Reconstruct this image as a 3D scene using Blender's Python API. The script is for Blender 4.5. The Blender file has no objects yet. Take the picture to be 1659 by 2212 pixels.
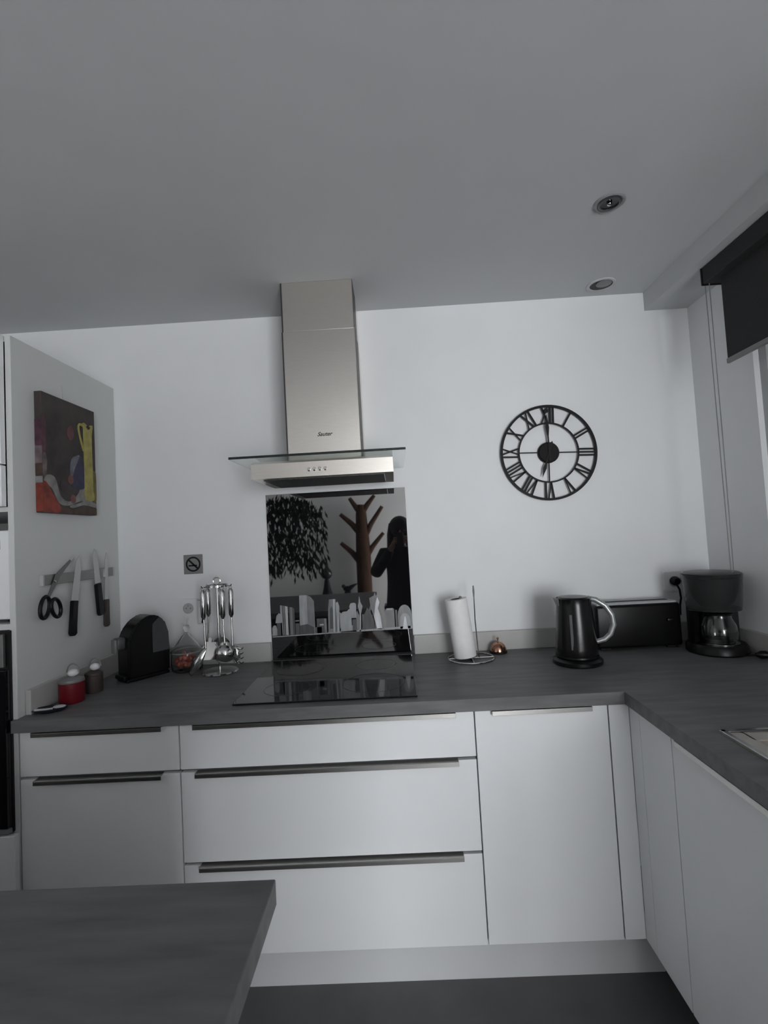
import bpy, bmesh, math, random
from mathutils import Vector, Matrix
random.seed(7)
S = bpy.context.scene
COL = S.collection
R = math.radians

# ------------------------------------------------------------------ camera
CAM = Vector((0.0, -2.0864, 1.4026))
yaw, pitch, roll, FPX = 0.0200, 0.0462, -0.0553, 1060.0
fw = Vector((-math.sin(yaw)*math.cos(pitch), math.cos(yaw)*math.cos(pitch), math.sin(pitch)))
rt = Vector((math.cos(yaw), math.sin(yaw), 0)); up = rt.cross(fw)
rt2 = math.cos(roll)*rt + math.sin(roll)*up
up2 = -math.sin(roll)*rt + math.cos(roll)*up
cd = bpy.data.cameras.new('camera'); cam = bpy.data.objects.new('camera', cd); COL.objects.link(cam)
cd.sensor_fit = 'VERTICAL'; cd.sensor_height = 36.0; cd.sensor_width = 27.0
cd.lens = 36.0*FPX/2212.0; cd.clip_start = 0.004; cd.clip_end = 60
m3 = Matrix((rt2, up2, -fw)).transposed()
cam.matrix_world = Matrix.Translation(CAM) @ m3.to_4x4()
S.camera = cam

# ------------------------------------------------------------------ sky, window light, exposure
W = bpy.data.worlds.new('dusk_sky'); S.world = W; W.use_nodes = True
bg = W.node_tree.nodes['Background']
bg.inputs[0].default_value = (0.955, 0.975, 1.0, 1); bg.inputs[1].default_value = 1.0
DY0, DY1, DZ1 = -4.92, -3.00, 2.32        # opening of an added, unseen patio door that brightens the far wall
FX0, FX1, FZ0, FZ1 = .50, 1.90, .05, 2.0  # window in the far living-room wall
XW1 = 2.60                                # that side wall
YB = -4.95                                # far living-room wall
pl = bpy.data.lights.new('added_door_portal', 'AREA'); pl.shape = 'RECTANGLE'
pl.size = DY1-DY0; pl.size_y = DZ1; pl.cycles.is_portal = True
po = bpy.data.objects.new('added_door_portal', pl); COL.objects.link(po)
p2 = bpy.data.lights.new('far_window_portal', 'AREA'); p2.shape = 'RECTANGLE'; p2.size = FX1-FX0; p2.size_y = FZ1-FZ0; p2.cycles.is_portal = True
q2 = bpy.data.objects.new('far_window_portal', p2); COL.objects.link(q2); q2.location = ((FX0+FX1)/2, YB-.14, (FZ0+FZ1)/2); q2.rotation_euler = (R(90), 0, 0)
po.location = (XW1+0.16, (DY0+DY1)/2, DZ1/2); po.rotation_euler = (R(90), 0, R(90))
vs = S.view_settings
vs.view_transform = 'Standard'; vs.look = 'None'; vs.gamma = 1.0; vs.use_curve_mapping = False
vs.exposure = 4.17

# ------------------------------------------------------------------ materials
MATS = {}
def mat(name, col, rough=0.5, metal=0.0, ior=1.5, noise=0.0, scale=20.0, trans=0.0, bump=0.0, stretch=None, emit=None, spec=None, col2=None):
    if name in MATS: return MATS[name]
    m = bpy.data.materials.new(name); m.use_nodes = True
    nt = m.node_tree; p = nt.nodes['Principled BSDF']
    c = tuple(col)+(1,)
    p.inputs['Base Color'].default_value = c
    p.inputs['Roughness'].default_value = rough; p.inputs['Metallic'].default_value = metal
    p.inputs['IOR'].default_value = ior; p.inputs['Transmission Weight'].default_value = trans
    if spec is not None: p.inputs['Specular IOR Level'].default_value = spec
    if emit:
        p.inputs['Emission Color'].default_value = tuple(emit[0])+(1,); p.inputs['Emission Strength'].default_value = emit[1]
    if noise or bump:
        tc = nt.nodes.new('ShaderNodeTexCoord'); mp = nt.nodes.new('ShaderNodeMapping')
        nz = nt.nodes.new('ShaderNodeTexNoise'); nz.inputs['Scale'].default_value = scale; nz.inputs['Detail'].default_value = 6
        nt.links.new(tc.outputs['Object'], mp.inputs['Vector']); nt.links.new(mp.outputs[0], nz.inputs['Vector'])
        if stretch: mp.inputs['Scale'].default_value = stretch
        if noise:
            rp = nt.nodes.new('ShaderNodeValToRGB')
            a = tuple(max(0, x*(1-noise)) for x in col); b = col2 or tuple(min(1, x*(1+noise)) for x in col)
            rp.color_ramp.elements[0].position = .3; rp.color_ramp.elements[1].position = .7
            rp.color_ramp.elements[0].color = a+(1,); rp.color_ramp.elements[1].color = tuple(b)+(1,)
            nt.links.new(nz.outputs['Fac'], rp.inputs[0]); nt.links.new(rp.outputs[0], p.inputs['Base Color'])
        if bump:
            bp = nt.nodes.new('ShaderNodeBump'); bp.inputs['Strength'].default_value = bump; bp.inputs['Distance'].default_value = .002
            nt.links.new(nz.outputs['Fac'], bp.inputs['Height']); nt.links.new(bp.outputs[0], p.inputs['Normal'])
    MATS[name] = m; return m
def pane_mat():
    m = bpy.data.materials.new('window_glass'); m.use_nodes = True; nt = m.node_tree
    for n in list(nt.nodes): nt.nodes.remove(n)
    o = nt.nodes.new('ShaderNodeOutputMaterial'); mx = nt.nodes.new('ShaderNodeMixShader'); t = nt.nodes.new('ShaderNodeBsdfTransparent')
    g = nt.nodes.new('ShaderNodeBsdfGlossy'); g.inputs['Roughness'].default_value = .0
    f = nt.nodes.new('ShaderNodeFresnel'); f.inputs['IOR'].default_value = 1.45
    nt.links.new(f.outputs[0], mx.inputs[0]); nt.links.new(t.outputs[0], mx.inputs[1]); nt.links.new(g.outputs[0], mx.inputs[2]); nt.links.new(mx.outputs[0], o.inputs[0])
    return m
WALL = mat('white_wall_paint', (.80, .81, .82), .75, noise=.015, scale=6, bump=.08)
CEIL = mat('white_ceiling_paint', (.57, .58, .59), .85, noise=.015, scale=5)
LIVW = mat('living_room_paint', (.86, .85, .835), .8, noise=.02, scale=4)
FLOOR = mat('grey_floor_tile', (.125, .125, .128), .5, noise=.10, scale=7)
FRONT = mat('white_lacquer_front', (.80, .81, .82), .42, noise=.008, scale=9)
CARC = mat('grey_carcass', (.16, .16, .155), .6, noise=.05, scale=10)
PANEL = mat('white_melamine', (.62, .63, .62), .5, noise=.01, scale=8)
TOP = mat('dark_grey_laminate', (.140, .140, .143), .45, spec=.25, noise=.20, scale=6, stretch=(1, 6, 6))
UPST = mat('grey_upstand_laminate', (.46, .455, .44), .5, noise=.05, scale=10)
STEEL = mat('brushed_stainless', (.74, .70, .65), .30, 1.0, noise=.04, scale=30, stretch=(1, 1, 30))
CHROME = mat('polished_steel', (.58, .575, .57), .12, 1.0, noise=.02, scale=20)
ALU = mat('aluminium_profile', (.55, .54, .52), .30, 1.0, noise=.03, scale=20, stretch=(1, 20, 20))
BLACK = mat('black_plastic', (.004, .004, .0045), .35, spec=.28, noise=.1, scale=20)
BLACKM = mat('black_matt_metal', (.004, .004, .0045), .6, spec=.3, noise=.1, scale=30)
BGLASS = mat('black_backsplash_glass', (.006, .006, .007), .02, ior=2.9, noise=.02, scale=3)
HOB = mat('black_hob_glass', (.006, .006, .007), .05, ior=1.45, noise=.02, scale=3)
GLASS = mat('clear_glass', (.95, .97, .96), .02, ior=1.45, trans=1.0, noise=.005, scale=5)
HGLASS = mat('hood_glass_sheet', (.86, .92, .90), .03, ior=1.45, trans=1.0, noise=.005, scale=5)
GEDGE = mat('dark_glass_edge', (.01, .016, .015), .1, noise=.1, scale=20)
GREYP = mat('grey_plastic', (.20, .20, .20), .4, noise=.05, scale=20)
LGREY = mat('light_grey_plastic', (.45, .46, .47), .4, noise=.03, scale=20)
WPLAS = mat('white_plastic', (.78, .79, .80), .35, noise=.01, scale=15)
RED = mat('red_enamel', (.15, .005, .012), .4, noise=.06, scale=15)
CANDY = mat('red_candy', (.34, .022, .018), .35, noise=.35, scale=60, col2=(.55, .14, .09))
PAPER = mat('white_tissue_paper', (.84, .84, .83), .9, noise=.02, scale=60, bump=.3)
COPPER = mat('copper_metal', (.45, .24, .17), .18, 1.0, noise=.06, scale=20)
BLIND = mat('charcoal_blind_fabric', (.020, .020, .021), .8, noise=.15, scale=120)
WOOD = mat('brown_wood', (.066, .035, .022), .8, spec=.1, noise=.3, scale=6, stretch=(6, 6, 1))
DWOOD = mat('dark_brown_wood', (.040, .021, .015), .7, spec=.1, noise=.3, scale=6, stretch=(1, 6, 6))
BROWNH = mat('dark_brown_handle', (.06, .045, .04), .5, noise=.1, scale=20)
LEAF = mat('dark_green_leaf', (.008, .013, .008), .8, spec=.1, noise=.2, scale=20)
CLOTH = mat('black_fabric', (.008, .008, .010), .9, noise=.2, scale=80)
HAIR = mat('dark_hair', (.006, .005, .005), .6, noise=.3, scale=80)
SKIN = mat('skin', (.26, .15, .11), .5, noise=.05, scale=20)
PANE = pane_mat()

# ------------------------------------------------------------------ mesh helpers
class MB:
    def __init__(s): s.bm = bmesh.new()
    def box(s, x0, x1, y0, y1, z0, z1, bev=0.0, seg=2, rot=None, piv=None):
        g = bmesh.ops.create_cube(s.bm, size=1)['verts']
        bmesh.ops.scale(s.bm, vec=(abs(x1-x0), abs(y1-y0), abs(z1-z0)), verts=g)
        bmesh.ops.translate(s.bm, vec=((x0+x1)/2, (y0+y1)/2, (z0+z1)/2), verts=g)
        if bev:
            ed = list({e for v in g for e in v.link_edges})
            r = bmesh.ops.bevel(s.bm, geom=ed, offset=bev, segments=seg, affect='EDGES', profile=.5)
            g = list({v for f in r['faces'] for v in f.verts} | {v for v in g if v.is_valid})
        if rot is not None: bmesh.ops.rotate(s.bm, cent=piv or (0, 0, 0), matrix=rot, verts=g)
        return s
    def lathe(s, prof, cx=0, cy=0, seg=32, M=None, close=False):
        rings = []
        for r, z in prof:
            if r < 1e-6: rings.append([s.bm.verts.new((cx, cy, z))])
            else: rings.append([s.bm.verts.new((cx+r*math.cos(2*math.pi*i/seg), cy+r*math.sin(2*math.pi*i/seg), z)) for i in range(seg)])
        pairs = list(zip(rings, rings[1:]))
        if close: pairs.append((rings[-1], rings[0]))
        for a, b in pairs:
            for i in range(seg):
                j = (i+1) % seg
                if len(a) == 1 and len(b) == 1: continue
                if len(a) == 1: s.bm.faces.new((a[0], b[j], b[i]))
                elif len(b) == 1: s.bm.faces.new((a[i], a[j], b[0]))
                else: s.bm.faces.new((a[i], a[j], b[j], b[i]))
        if M is not None:
            vs_ = [v for r_ in rings for v in r_]; bmesh.ops.transform(s.bm, matrix=M, verts=vs_)
        return s
    def tube(s, pts, rad, seg=10, closed=False, flat=None):
        pts = [Vector(p) for p in pts]; n = len(pts)
        rr = rad if isinstance(rad, (list, tuple)) else [rad]*n
        rings = []; prev = None
        for i, p in enumerate(pts):
            if closed: t = pts[(i+1) % n]-pts[i-1]
            else: t = pts[min(i+1, n-1)]-pts[max(i-1, 0)]
            t.normalize()
            if prev is None:
                a = Vector((0, 0, 1)) if abs(t.z) < .9 else Vector((1, 0, 0))
                u = t.cross(a).normalized()
            else:
                u = (prev-t*prev.dot(t)).normalized()
            prev = u; w = t.cross(u)
            k = flat if flat else 1.0
            rings.append([s.bm.verts.new(p+(u*math.cos(2*math.pi*j/seg)*k+w*math.sin(2*math.pi*j/seg))*rr[i]) for j in range(seg)])
        m = n if closed else n-1
        for i in range(m):
            a, b = rings[i], rings[(i+1) % n]
            for j in range(seg):
                l = (j+1) % seg; s.bm.faces.new((a[j], a[l], b[l], b[j]))
        if not closed:
            s.bm.faces.new(rings[0][::-1]); s.bm.faces.new(rings[-1])
        return s
    def prism(s, poly, o, u, v, n, t):
        """polygon poly (a,b) in plane o + a*u + b*v, extruded t along n"""
        o, u, v, n = map(Vector, (o, u, v, n))
        A = [s.bm.verts.new(o+u*a+v*b) for a, b in poly]; B = [s.bm.verts.new(o+u*a+v*b+n*t) for a, b in poly]
        s.bm.faces.new(A); s.bm.faces.new(B[::-1])
        k = len(poly)
        for i in range(k):
            j = (i+1) % k; s.bm.faces.new((A[i], B[i], B[j], A[j]))
        return s
    def sphere(s, c, r, sc=(1, 1, 1), u=20, v=12):
        g = bmesh.ops.create_uvsphere(s.bm, u_segments=u, v_segments=v, radius=r)['verts']
        bmesh.ops.scale(s.bm, vec=sc, verts=g); bmesh.ops.translate(s.bm, vec=c, verts=g); return s
    def xf(s, M): bmesh.ops.transform(s.bm, matrix=M, verts=s.bm.verts); return s
    def build(s, name, m, parent=None, smooth=False, loc=None):
        bmesh.ops.recalc_face_normals(s.bm, faces=s.bm.faces)
        me = bpy.data.meshes.new(name); s.bm.to_mesh(me); s.bm.free()
        me.materials.append(m)
        if smooth:
            for p in me.polygons: p.use_smooth = True
            me.set_sharp_from_angle(angle=R(38))
        o = bpy.data.objects.new(name, me); COL.objects.link(o)
        if parent: o.parent = parent
        if loc: o.location = loc
        return o
def tag(o, label, cat, group=None):
    o['label'] = label; o['category'] = cat
    if group: o['group'] = group
    return o
def thing(name, label, cat, loc=(0, 0, 0), rz=0, group=None):
    e = bpy.data.objects.new(name, None); e.empty_display_size = .05; COL.objects.link(e)
    e.location = loc; e.rotation_euler = (0, 0, rz); return tag(e, label, cat, group)
def struct(o, label=None):
    o['kind'] = 'structure'
    if label: o['label'] = label
    return o
def arc(cx, cy, r, a0, a1, n): return [(cx+r*math.cos(R(a0+(a1-a0)*i/n)), cy+r*math.sin(R(a0+(a1-a0)*i/n))) for i in range(n+1)]
def rrect(w, h, r, n=5):
    p = []
    for cx, cy, a in ((w/2-r, h/2-r, 0), (-w/2+r, h/2-r, 90), (-w/2+r, -h/2+r, 180), (w/2-r, -h/2+r, 270)): p += arc(cx, cy, r, a, a+90, n)
    return p

# ------------------------------------------------------------------ setting
ZC = 2.377; XR = 1.3012; XL = -1.19; XW0 = -2.7; YS = -2.90
struct(MB().box(XW0-.1, XW1+.1, YB-.1, .1, -.1, 0).build('floor', FLOOR), 'dark grey kitchen floor')
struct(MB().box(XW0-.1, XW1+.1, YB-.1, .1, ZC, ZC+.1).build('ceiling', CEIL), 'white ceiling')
struct(MB().box(XW0, XR, 0, .1, 0, ZC).build('wall_back', WALL), 'white wall behind the hob')
struct(MB().box(XW0-.1, XW0, YB, .1, 0, ZC).build('wall_left', LIVW))
# right wall with window opening (recess .16 deep)
WY0, WY1, WZ0, WZ1 = -.345, -1.75, 1.06, 2.20
w = MB()
w.box(XR, XR+.22, WY0, .1, 0, ZC); w.box(XR, XR+.22, YS, WY1, 0, ZC)
w.box(XR, XR+.22, WY1, WY0, 0, WZ0); w.box(XR, XR+.22, WY1, WY0, WZ1, ZC)
struct(w.build('wall_right', WALL), 'white wall with the window')
struct(MB().box(XR, XW1, YS, YS+.1, 0, ZC).build('wall_return', LIVW))
w = MB(); w.box(XW1, XW1+.2, YB, DY0, 0, ZC); w.box(XW1, XW1+.2, DY1, YS+.1, 0, ZC); w.box(XW1, XW1+.2, DY0, DY1, DZ1, ZC)
struct(w.build('wall_far_right', LIVW))
w = MB(); w.box(XW0-.1, FX0, YB-.12, YB, 0, ZC); w.box(FX1, XW1+.2, YB-.12, YB, 0, ZC); w.box(FX0, FX1, YB-.12, YB, 0, FZ0); w.box(FX0, FX1, YB-.12, YB, FZ1, ZC)
struct(w.build('wall_front', LIVW))
w = MB(); FM = (FX0+FX1)/2
for a in ((FX0, FX0+.05, FZ0, FZ1), (FX1-.05, FX1, FZ0, FZ1), (FM-.04, FM+.04, FZ0, FZ1), (FX0, FX1, FZ0, FZ0+.05), (FX0, FX1, FZ1-.05, FZ1)): w.box(a[0], a[1], YB-.10, YB-.05, a[2], a[3])
fw_ = struct(w.build('window_2', WPLAS), 'tall white framed window behind the person taking the picture')
for a in ((FX0+.05, FM-.04), (FM+.04, FX1-.05)): MB().box(a[0], a[1], YB-.078, YB-.072, FZ0+.05, FZ1-.05).build('pane', PANE, fw_)
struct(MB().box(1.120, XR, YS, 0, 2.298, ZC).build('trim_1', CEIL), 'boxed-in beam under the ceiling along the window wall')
# window_1 : white frame, closed shutter outside
wf = MB(); xo, xi = XR+.020, XR+.07
for a in ((WY0-.035, WY0, WZ0, WZ1), (WY1, WY1+.06, WZ0, WZ1), (WY1, WY0, WZ0, WZ0+.06), (WY1, WY0, WZ1-.06, WZ1), ((WY0+WY1)/2-.05, (WY0+WY1)/2+.05, WZ0, WZ1)):
    wf.box(xo, xi, a[0], a[1], a[2], a[3])
win = struct(wf.build('window_1', LGREY), 'grey framed window in the right wall')
for a in ((WY0-.035, (WY0+WY1)/2+.05), ((WY0+WY1)/2-.05, WY1+.06)):
    MB().box(xo+.02, xo+.026, min(a), max(a), WZ0+.06, WZ1-.06).build('pane', PANE, win)
sh = None
nsl = 26
for i in range(nsl):
    z0 = WZ0+(WZ1-WZ0)*i/nsl; dz = (WZ1-WZ0)/nsl
    if sh is None:
        b = MB().box(0, .010, WY1, WY0, 0.001, dz-.001, .003, 1); sh = b.build('shutter_slat', LGREY, win); sh.location = (xi+.006, 0, z0)
    else:
        c = sh.copy(); COL.objects.link(c); c.parent = win; c.location = (xi+.006, 0, z0)
MB().box(XR+.005, xo, WY1, WY0, WZ0, WZ0+.012).build('window_sill', WPLAS, win)
# added_door_1 : unseen patio door, added to throw daylight on the far living-room wall
df = MB(); DM = (DY0+DY1)/2
for a in ((DY0, DY0+.06, 0, DZ1), (DY1-.06, DY1, 0, DZ1), (DM-.04, DM+.04, 0, DZ1), (DY0, DY1, 0, .07), (DY0, DY1, DZ1-.06, DZ1)):
    df.box(XW1+.06, XW1+.12, a[0], a[1], a[2], a[3])
door = struct(df.build('added_door_1', WPLAS), 'added unseen patio door with a white frame')
for a in ((DY0+.06, DM-.04), (DM+.04, DY1-.06)):
    MB().box(XW1+.088, XW1+.094, a[0], a[1], .07, DZ1-.06).build('pane', PANE, door)
MB().box(XW1+.03, XW1+.06, DM-.03, DM-.01, .95, 1.10, .004).build('added_door_handle', CHROME, door)

# ------------------------------------------------------------------ worktop, upstands
ZT, ZB = .8998, .863; YW = -.5956; XRE = .6513; YE = -2.30
SX0, SX1, SY0, SY1 = .770, 1.190, -1.44, -.955       # sink bowl cut-out
w = MB()
w.box(XL+.001, XR-.001, YW, -.001, ZB, ZT); w.box(XL-.007, XL+.001, YW, -.580, ZB, ZT)
w.box(XRE, SX0, YE, YW, ZB, ZT); w.box(SX1, XR-.001, YE, YW, ZB, ZT)
w.box(SX0, SX1, SY1, YW, ZB, ZT); w.box(SX0, SX1, YE, SY0, ZB, ZT)
bmesh.ops.remove_doubles(w.bm, verts=w.bm.verts, dist=1e-5)
tag(w.build('worktop', TOP), 'long L-shaped dark grey laminate worktop around the hob and sink', 'worktop')
ZU = .9765
t = thing('worktop_upstand', 'grey upstand strip along the wall between coffee pod machine and black glass', 'upstand', (-.86, 0, ZT), group=None)
MB().box(XL+.019+.86, -.547+.86, -.018, -.001, 0, ZU-ZT, .001, 1).build('strip', UPST, t)
t = thing('worktop_upstand', 'grey upstand strip along the wall behind paper towel, bell and toaster', 'upstand', (.68, 0, ZT))
MB().box(.055-.68, XR-.019-.68, -.018, -.001, 0, ZU-ZT, .001, 1).build('strip', UPST, t)
t = thing('worktop_upstand', 'grey upstand strip on the side of the tall unit behind the red pot', 'upstand', (XL, -.27, ZT))
MB().box(.001, .018, -.275, .269, 0, ZU-ZT, .001, 1).build('strip', UPST, t)
t = thing('worktop_upstand', 'grey upstand strip under the window beside the filter coffee maker', 'upstand', (XR, -1.1, ZT))
MB().box(-.018, -.001, -1.19, 1.099, 0, ZU-ZT, .001, 1).build('strip', UPST, t)

# ------------------------------------------------------------------ base cabinets (back run)
YF = -.5746; ZP = .1767
def handle_profile(x0, x1, ztop, parent):
    m = MB().box(x0, x1, -.016, .012, ztop-.003, ztop, .0008, 1).box(x0, x1, -.016, -.0135, ztop-.014, ztop-.002, .0008, 1)
    return m.build('handle', ALU, parent)
def front(name, x0, x1, z0, z1, h, parent, th=.019):
    o = MB().box(x0, x1, 0, th, z0, z1, .0012, 2).build(name, FRONT, parent)
    if h: handle_profile(h[0], h[1], z1+.0015, o)
    return o
def base_cab(name, label, x0, x1, fronts):
    t = thing(name, label, 'cabinet', ((x0+x1)/2, YF, 0)); c = (x0+x1)/2
    b = MB(); b.box(x0+.001-c, x1-.001-c, .0215, -YF-.003, ZP, ZB-.0005)
    b.build('body', CARC, t)
    for n, z0, z1, h in fronts: front(n, x0+.0018-c, x1-.0018-c, z0, z1, (h[0]-c, h[1]-c), t)
    return t
x1 = -1.1885
base_cab('base_cabinet', 'white base cabinet with two drawers beside the black oven', x1, -.6922,
         [('drawer', .7235, .8575, (-1.142, -.740)), ('drawer', ZP, .7145, (-1.138, -.745))])
base_cab('base_cabinet', 'wide white base cabinet with three drawers under the hob', -.6922, .2078,
         [('drawer', .7235, .8575, (-.645, .151)), ('drawer', .4484, .7145, (-.643, .152)), ('drawer', ZP, .4395, (-.640, .151))])
base_cab('base_cabinet', 'white base cabinet with one tall door below the paper towel and kettle', .2078, .6078,
         [('door', ZP, .8575, (.259, .557))])
tag(MB().box(.6096, .6695, YF, YF+.019, ZP, .8615, .001).build('corner_filler', FRONT), 'narrow white filler panel in the cabinet corner under the kettle', 'filler panel')
tag(MB().box(x1, .764, -.479, -.463, 0.0, ZP-.002).build('plinth', mat('shade_toned_plinth', (.66, .67, .68), .5, noise=.01, scale=8)), 'white plinth running along the floor below the drawers', 'plinth')  # white plinth toned down for the shade of its recess
# right run
XF = .670
def side_cab(label, y0, y1, h, nm='base_cabinet', kind='door', zs=((ZP, .8575),)):
    c = (y0+y1)/2; t = thing(nm, label, 'cabinet', (XF, c, 0))
    MB().box(.0215, XR-XF-.003, y0-c+.001, y1-c-.001, ZP, .70).build('body', PANEL, t)
    for z0, z1 in zs:
        o = MB().box(0, .019, y0-c+.0007, y1-c-.0007, z0, z1, .0008).build(kind, FRONT, t)
        if h: MB().box(-.016, .012, h[0]-c, h[1]-c, z1-.0015, z1+.0015, .0006, 1).box(-.016, -.0135, h[0]-c, h[1]-c, z1-.012, z1, .0006, 1).build('handle', ALU, o)
    return t
tag(MB().box(XF, XF+.019, -.6355, YF-.0002, ZP, .8615, .0006).build('corner_filler', FRONT), 'narrow white filler strip at the start of the sink run', 'filler panel')
side_cab('slim white cabinet front beside the corner of the sink run', -.799, -.636, None)
side_cab('white cabinet with a single door under the sink', -1.40, -.801, (-1.36, -.84))
side_cab('white cabinet with a door at the near end of the sink run', -2.28, -1.402, (-2.2, -1.45))
tag(MB().box(.766, .782, -2.28, -.485, 0, ZP-.002).build('plinth', mat('shadow_dark_plinth', (.03, .03, .03), .6, noise=.1, scale=10)), 'recessed plinth below the sink run, coloured dark as its shadow', 'plinth')  # shadow under the doors is put into the plinth colour

# ------------------------------------------------------------------ sink
t = thing('kitchen_sink', 'stainless steel inset sink with a drainer in the right worktop', 'sink', (.98, -1.36, ZT))
ox, oy = .98, -1.36
b = MB(); X0, X1, Y0, Y1 = .727, 1.235, -1.86, -.905
for a in ((X0, SX0+.004, Y0, Y1), (SX1-.004, X1, Y0, Y1), (SX0, SX1, SY1-.004, Y1), (SX0, SX1, Y0, SY0+.004)):
    b.box(a[0]-ox, a[1]-ox, a[2]-oy, a[3]-oy, .0003, .004)
b.build('rim', STEEL, t)
r_ = MB()
for a in ((X0, X0+.012, Y0, Y1), (X1-.012, X1, Y0, Y1), (X0, X1, Y1-.012, Y1), (X0, X1, Y0, Y0+.012)):
    r_.box(a[0]-ox, a[1]-ox, a[2]-oy, a[3]-oy, .004, .0075, .0015, 2)
r_.build('raised_edge', CHROME, t)
b = MB(); d = -.17
for a in ((SX0+.004, SX0+.006, SY0+.004, SY1-.004), (SX1-.006, SX1-.004, SY0+.004, SY1-.004), (SX0+.004, SX1-.004, SY0+.004, SY0+.006), (SX0+.004, SX1-.004, SY1-.006, SY1-.004)):
    b.box(a[0]-ox, a[1]-ox, a[2]-oy, a[3]-oy, d, .002)
b.box(SX0+.004-ox, SX1-.004-ox, SY0+.004-oy, SY1-.004-oy, d-.002, d)
b.build('bowl', STEEL, t)
MB().lathe([(0, d+.001), (.04, d+.001), (.045, d+.004), (.02, d+.003), (0, d+.002)], .0, .16, 24).build('drain', CHROME, t, True)
for i in range(9):
    y = -1.50-i*.036
    MB().box(.80-ox, 1.16-ox, y-.004-oy, y+.004-oy, .004, .007, .0015, 1).build('drainer_ridge', STEEL, t)

# ------------------------------------------------------------------ hob and black glass backsplash
t = thing('ceramic_hob', 'black glass ceramic hob set flush into the worktop', 'hob', (-.246, -.30, ZT))
MB().box(-.2874, .287, -.254, .256, .0003, .006, .0015, 2).build('glass_top', HOB, t)
ringm = mat('hob_print', (.014, .014, .015), .3, noise=.1, scale=20)
for x, y, r in ((-.145, .12, .09), (.145, .13, .075), (-.145, -.12, .075), (.145, -.10, .105)):
    MB().lathe([(r, .0062), (r+.002, .0062), (r+.002, .00635), (r, .00635)], x, y, 48, close=True).build('cooking_zone_ring', ringm, t)

PX0, PX1, PZ1 = -.5439, .0518, 1.5988
t = thing('glass_backsplash', 'tall black glass backsplash panel with a grey city skyline print', 'backsplash', (-.246, 0, ZT+.0005))
ox, oz = -.246, ZT+.0005
MB().box(PX0-ox, PX1-ox, -.006, -.0005, 0, PZ1-oz, .0006, 1).build('glass_panel', BGLASS, t)
sk = [mat('print_grey_%d' % i, (c, c*1.03, c*1.06), .25, noise=.18, scale=55, stretch=(1, 1, .25)) for i, c in enumerate((.09, .19, .31, .42, .58))]
k = [0]
def bld(poly, sh, layer=0):
    m = MB().prism([(x-ox, z-oz) for x, z in poly], (0, -.0061-layer*.0002, 0), (1, 0, 0), (0, 0, 1), (0, -1, 0), .00015)
    m.build('printed_building', sk[sh], t)
def rect(x0, x1, z0, z1): return [(x0, z0), (x1, z0), (x1, z1), (x0, z1)]
Z0 = 1.003
bld([(-.540, .996), (.0505, 1.006), (.0505, 1.016), (-.25, 1.006), (-.540, 1.000)], 2, 1)
bld([(-.540, Z0), (-.519, Z0), (-.519, 1.03), (-.523, 1.045), (-.533, 1.046), (-.540, 1.035)], 2)
bld(rect(-.519, -.497, Z0, 1.055), 0); bld([(-.525, 1.055), (-.503, 1.055), (-.503, 1.092), (-.509, 1.097), (-.520, 1.085)], 2)
bld([(-.503, Z0), (-.494, Z0), (-.494, 1.128), (-.503, 1.129)], 2); bld([(-.492, Z0), (-.484, Z0), (-.484, 1.126), (-.492, 1.127)], 1); bld([(-.482, Z0), (-.471, Z0), (-.471, 1.122), (-.482, 1.125)], 3)
bld([(-.466, Z0), (-.443, Z0), (-.443, 1.112), (-.452, 1.119), (-.466, 1.120)], 0, 0); bld([(-.462, Z0), (-.452, Z0), (-.452, 1.1185), (-.462, 1.1185)], 1, 1)
bld(rect(-.441, -.424, Z0, 1.050), 0); bld(rect(-.441, -.424, 1.058, 1.063), 1)
bld([(-.423, Z0), (-.388, Z0), (-.388, 1.166), (-.420, 1.166)], 2); bld([(-.388, Z0), (-.358, Z0), (-.358, 1.140), (-.372, 1.158), (-.388, 1.166)], 1)
bld([(-.423, Z0), (-.362, Z0), (-.362, 1.03), (-.39, 1.045), (-.423, 1.04)], 0, 1)
bld(rect(-.357, -.330, Z0, 1.030), 0); bld(rect(-.350, -.312, Z0, 1.065), 0); bld(rect(-.318, -.309, Z0, 1.064), 1, 1); bld(rect(-.338, -.322, 1.036, 1.042), 3, 1)
bld([(-.303, Z0), (-.268, Z0), (-.266, 1.143), (-.294, 1.143), (-.300, 1.10)], 1); bld([(-.296, 1.02), (-.281, 1.02), (-.280, 1.10), (-.285, 1.115), (-.292, 1.10)], 0, 1)
bld([(-.281, Z0), (-.276, Z0), (-.270, 1.143), (-.277, 1.143)], 3, 1)
bld([(-.266, Z0), (-.256, Z0), (-.252, 1.112), (-.258, 1.132), (-.266, 1.128)], 2)
bld([(-.252, 1.02), (-.203, 1.02), (-.203, 1.095), (-.213, 1.098), (-.220, 1.090), (-.238, 1.088), (-.245, 1.082), (-.252, 1.087)], 2); bld(rect(-.250, -.200, Z0, 1.03), 2, 1)
bld([(-.205, 1.06), (-.183, 1.06), (-.181, 1.118), (-.188, 1.124), (-.204, 1.122), (-.210, 1.11)], 2, 1); bld(rect(-.200, -.184, Z0, 1.055), 0, 1)
bld([(-.183, Z0), (-.172, Z0), (-.170, 1.07), (-.178, 1.09), (-.183, 1.08)], 1)
bld([(-.172, Z0), (-.165, Z0), (-.162, 1.075), (-.154, 1.108), (-.162, 1.125), (-.166, 1.152), (-.170, 1.125), (-.174, 1.108), (-.168, 1.08)], 2, 1)
bld([(-.162, Z0), (-.105, Z0), (-.110, 1.05), (-.122, 1.085), (-.135, 1.10), (-.150, 1.07)], 0)
for i in range(5): bld(rect(-.155+.003*i, -.112, 1.012+i*.013, 1.016+i*.013), 0, 1)
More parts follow.
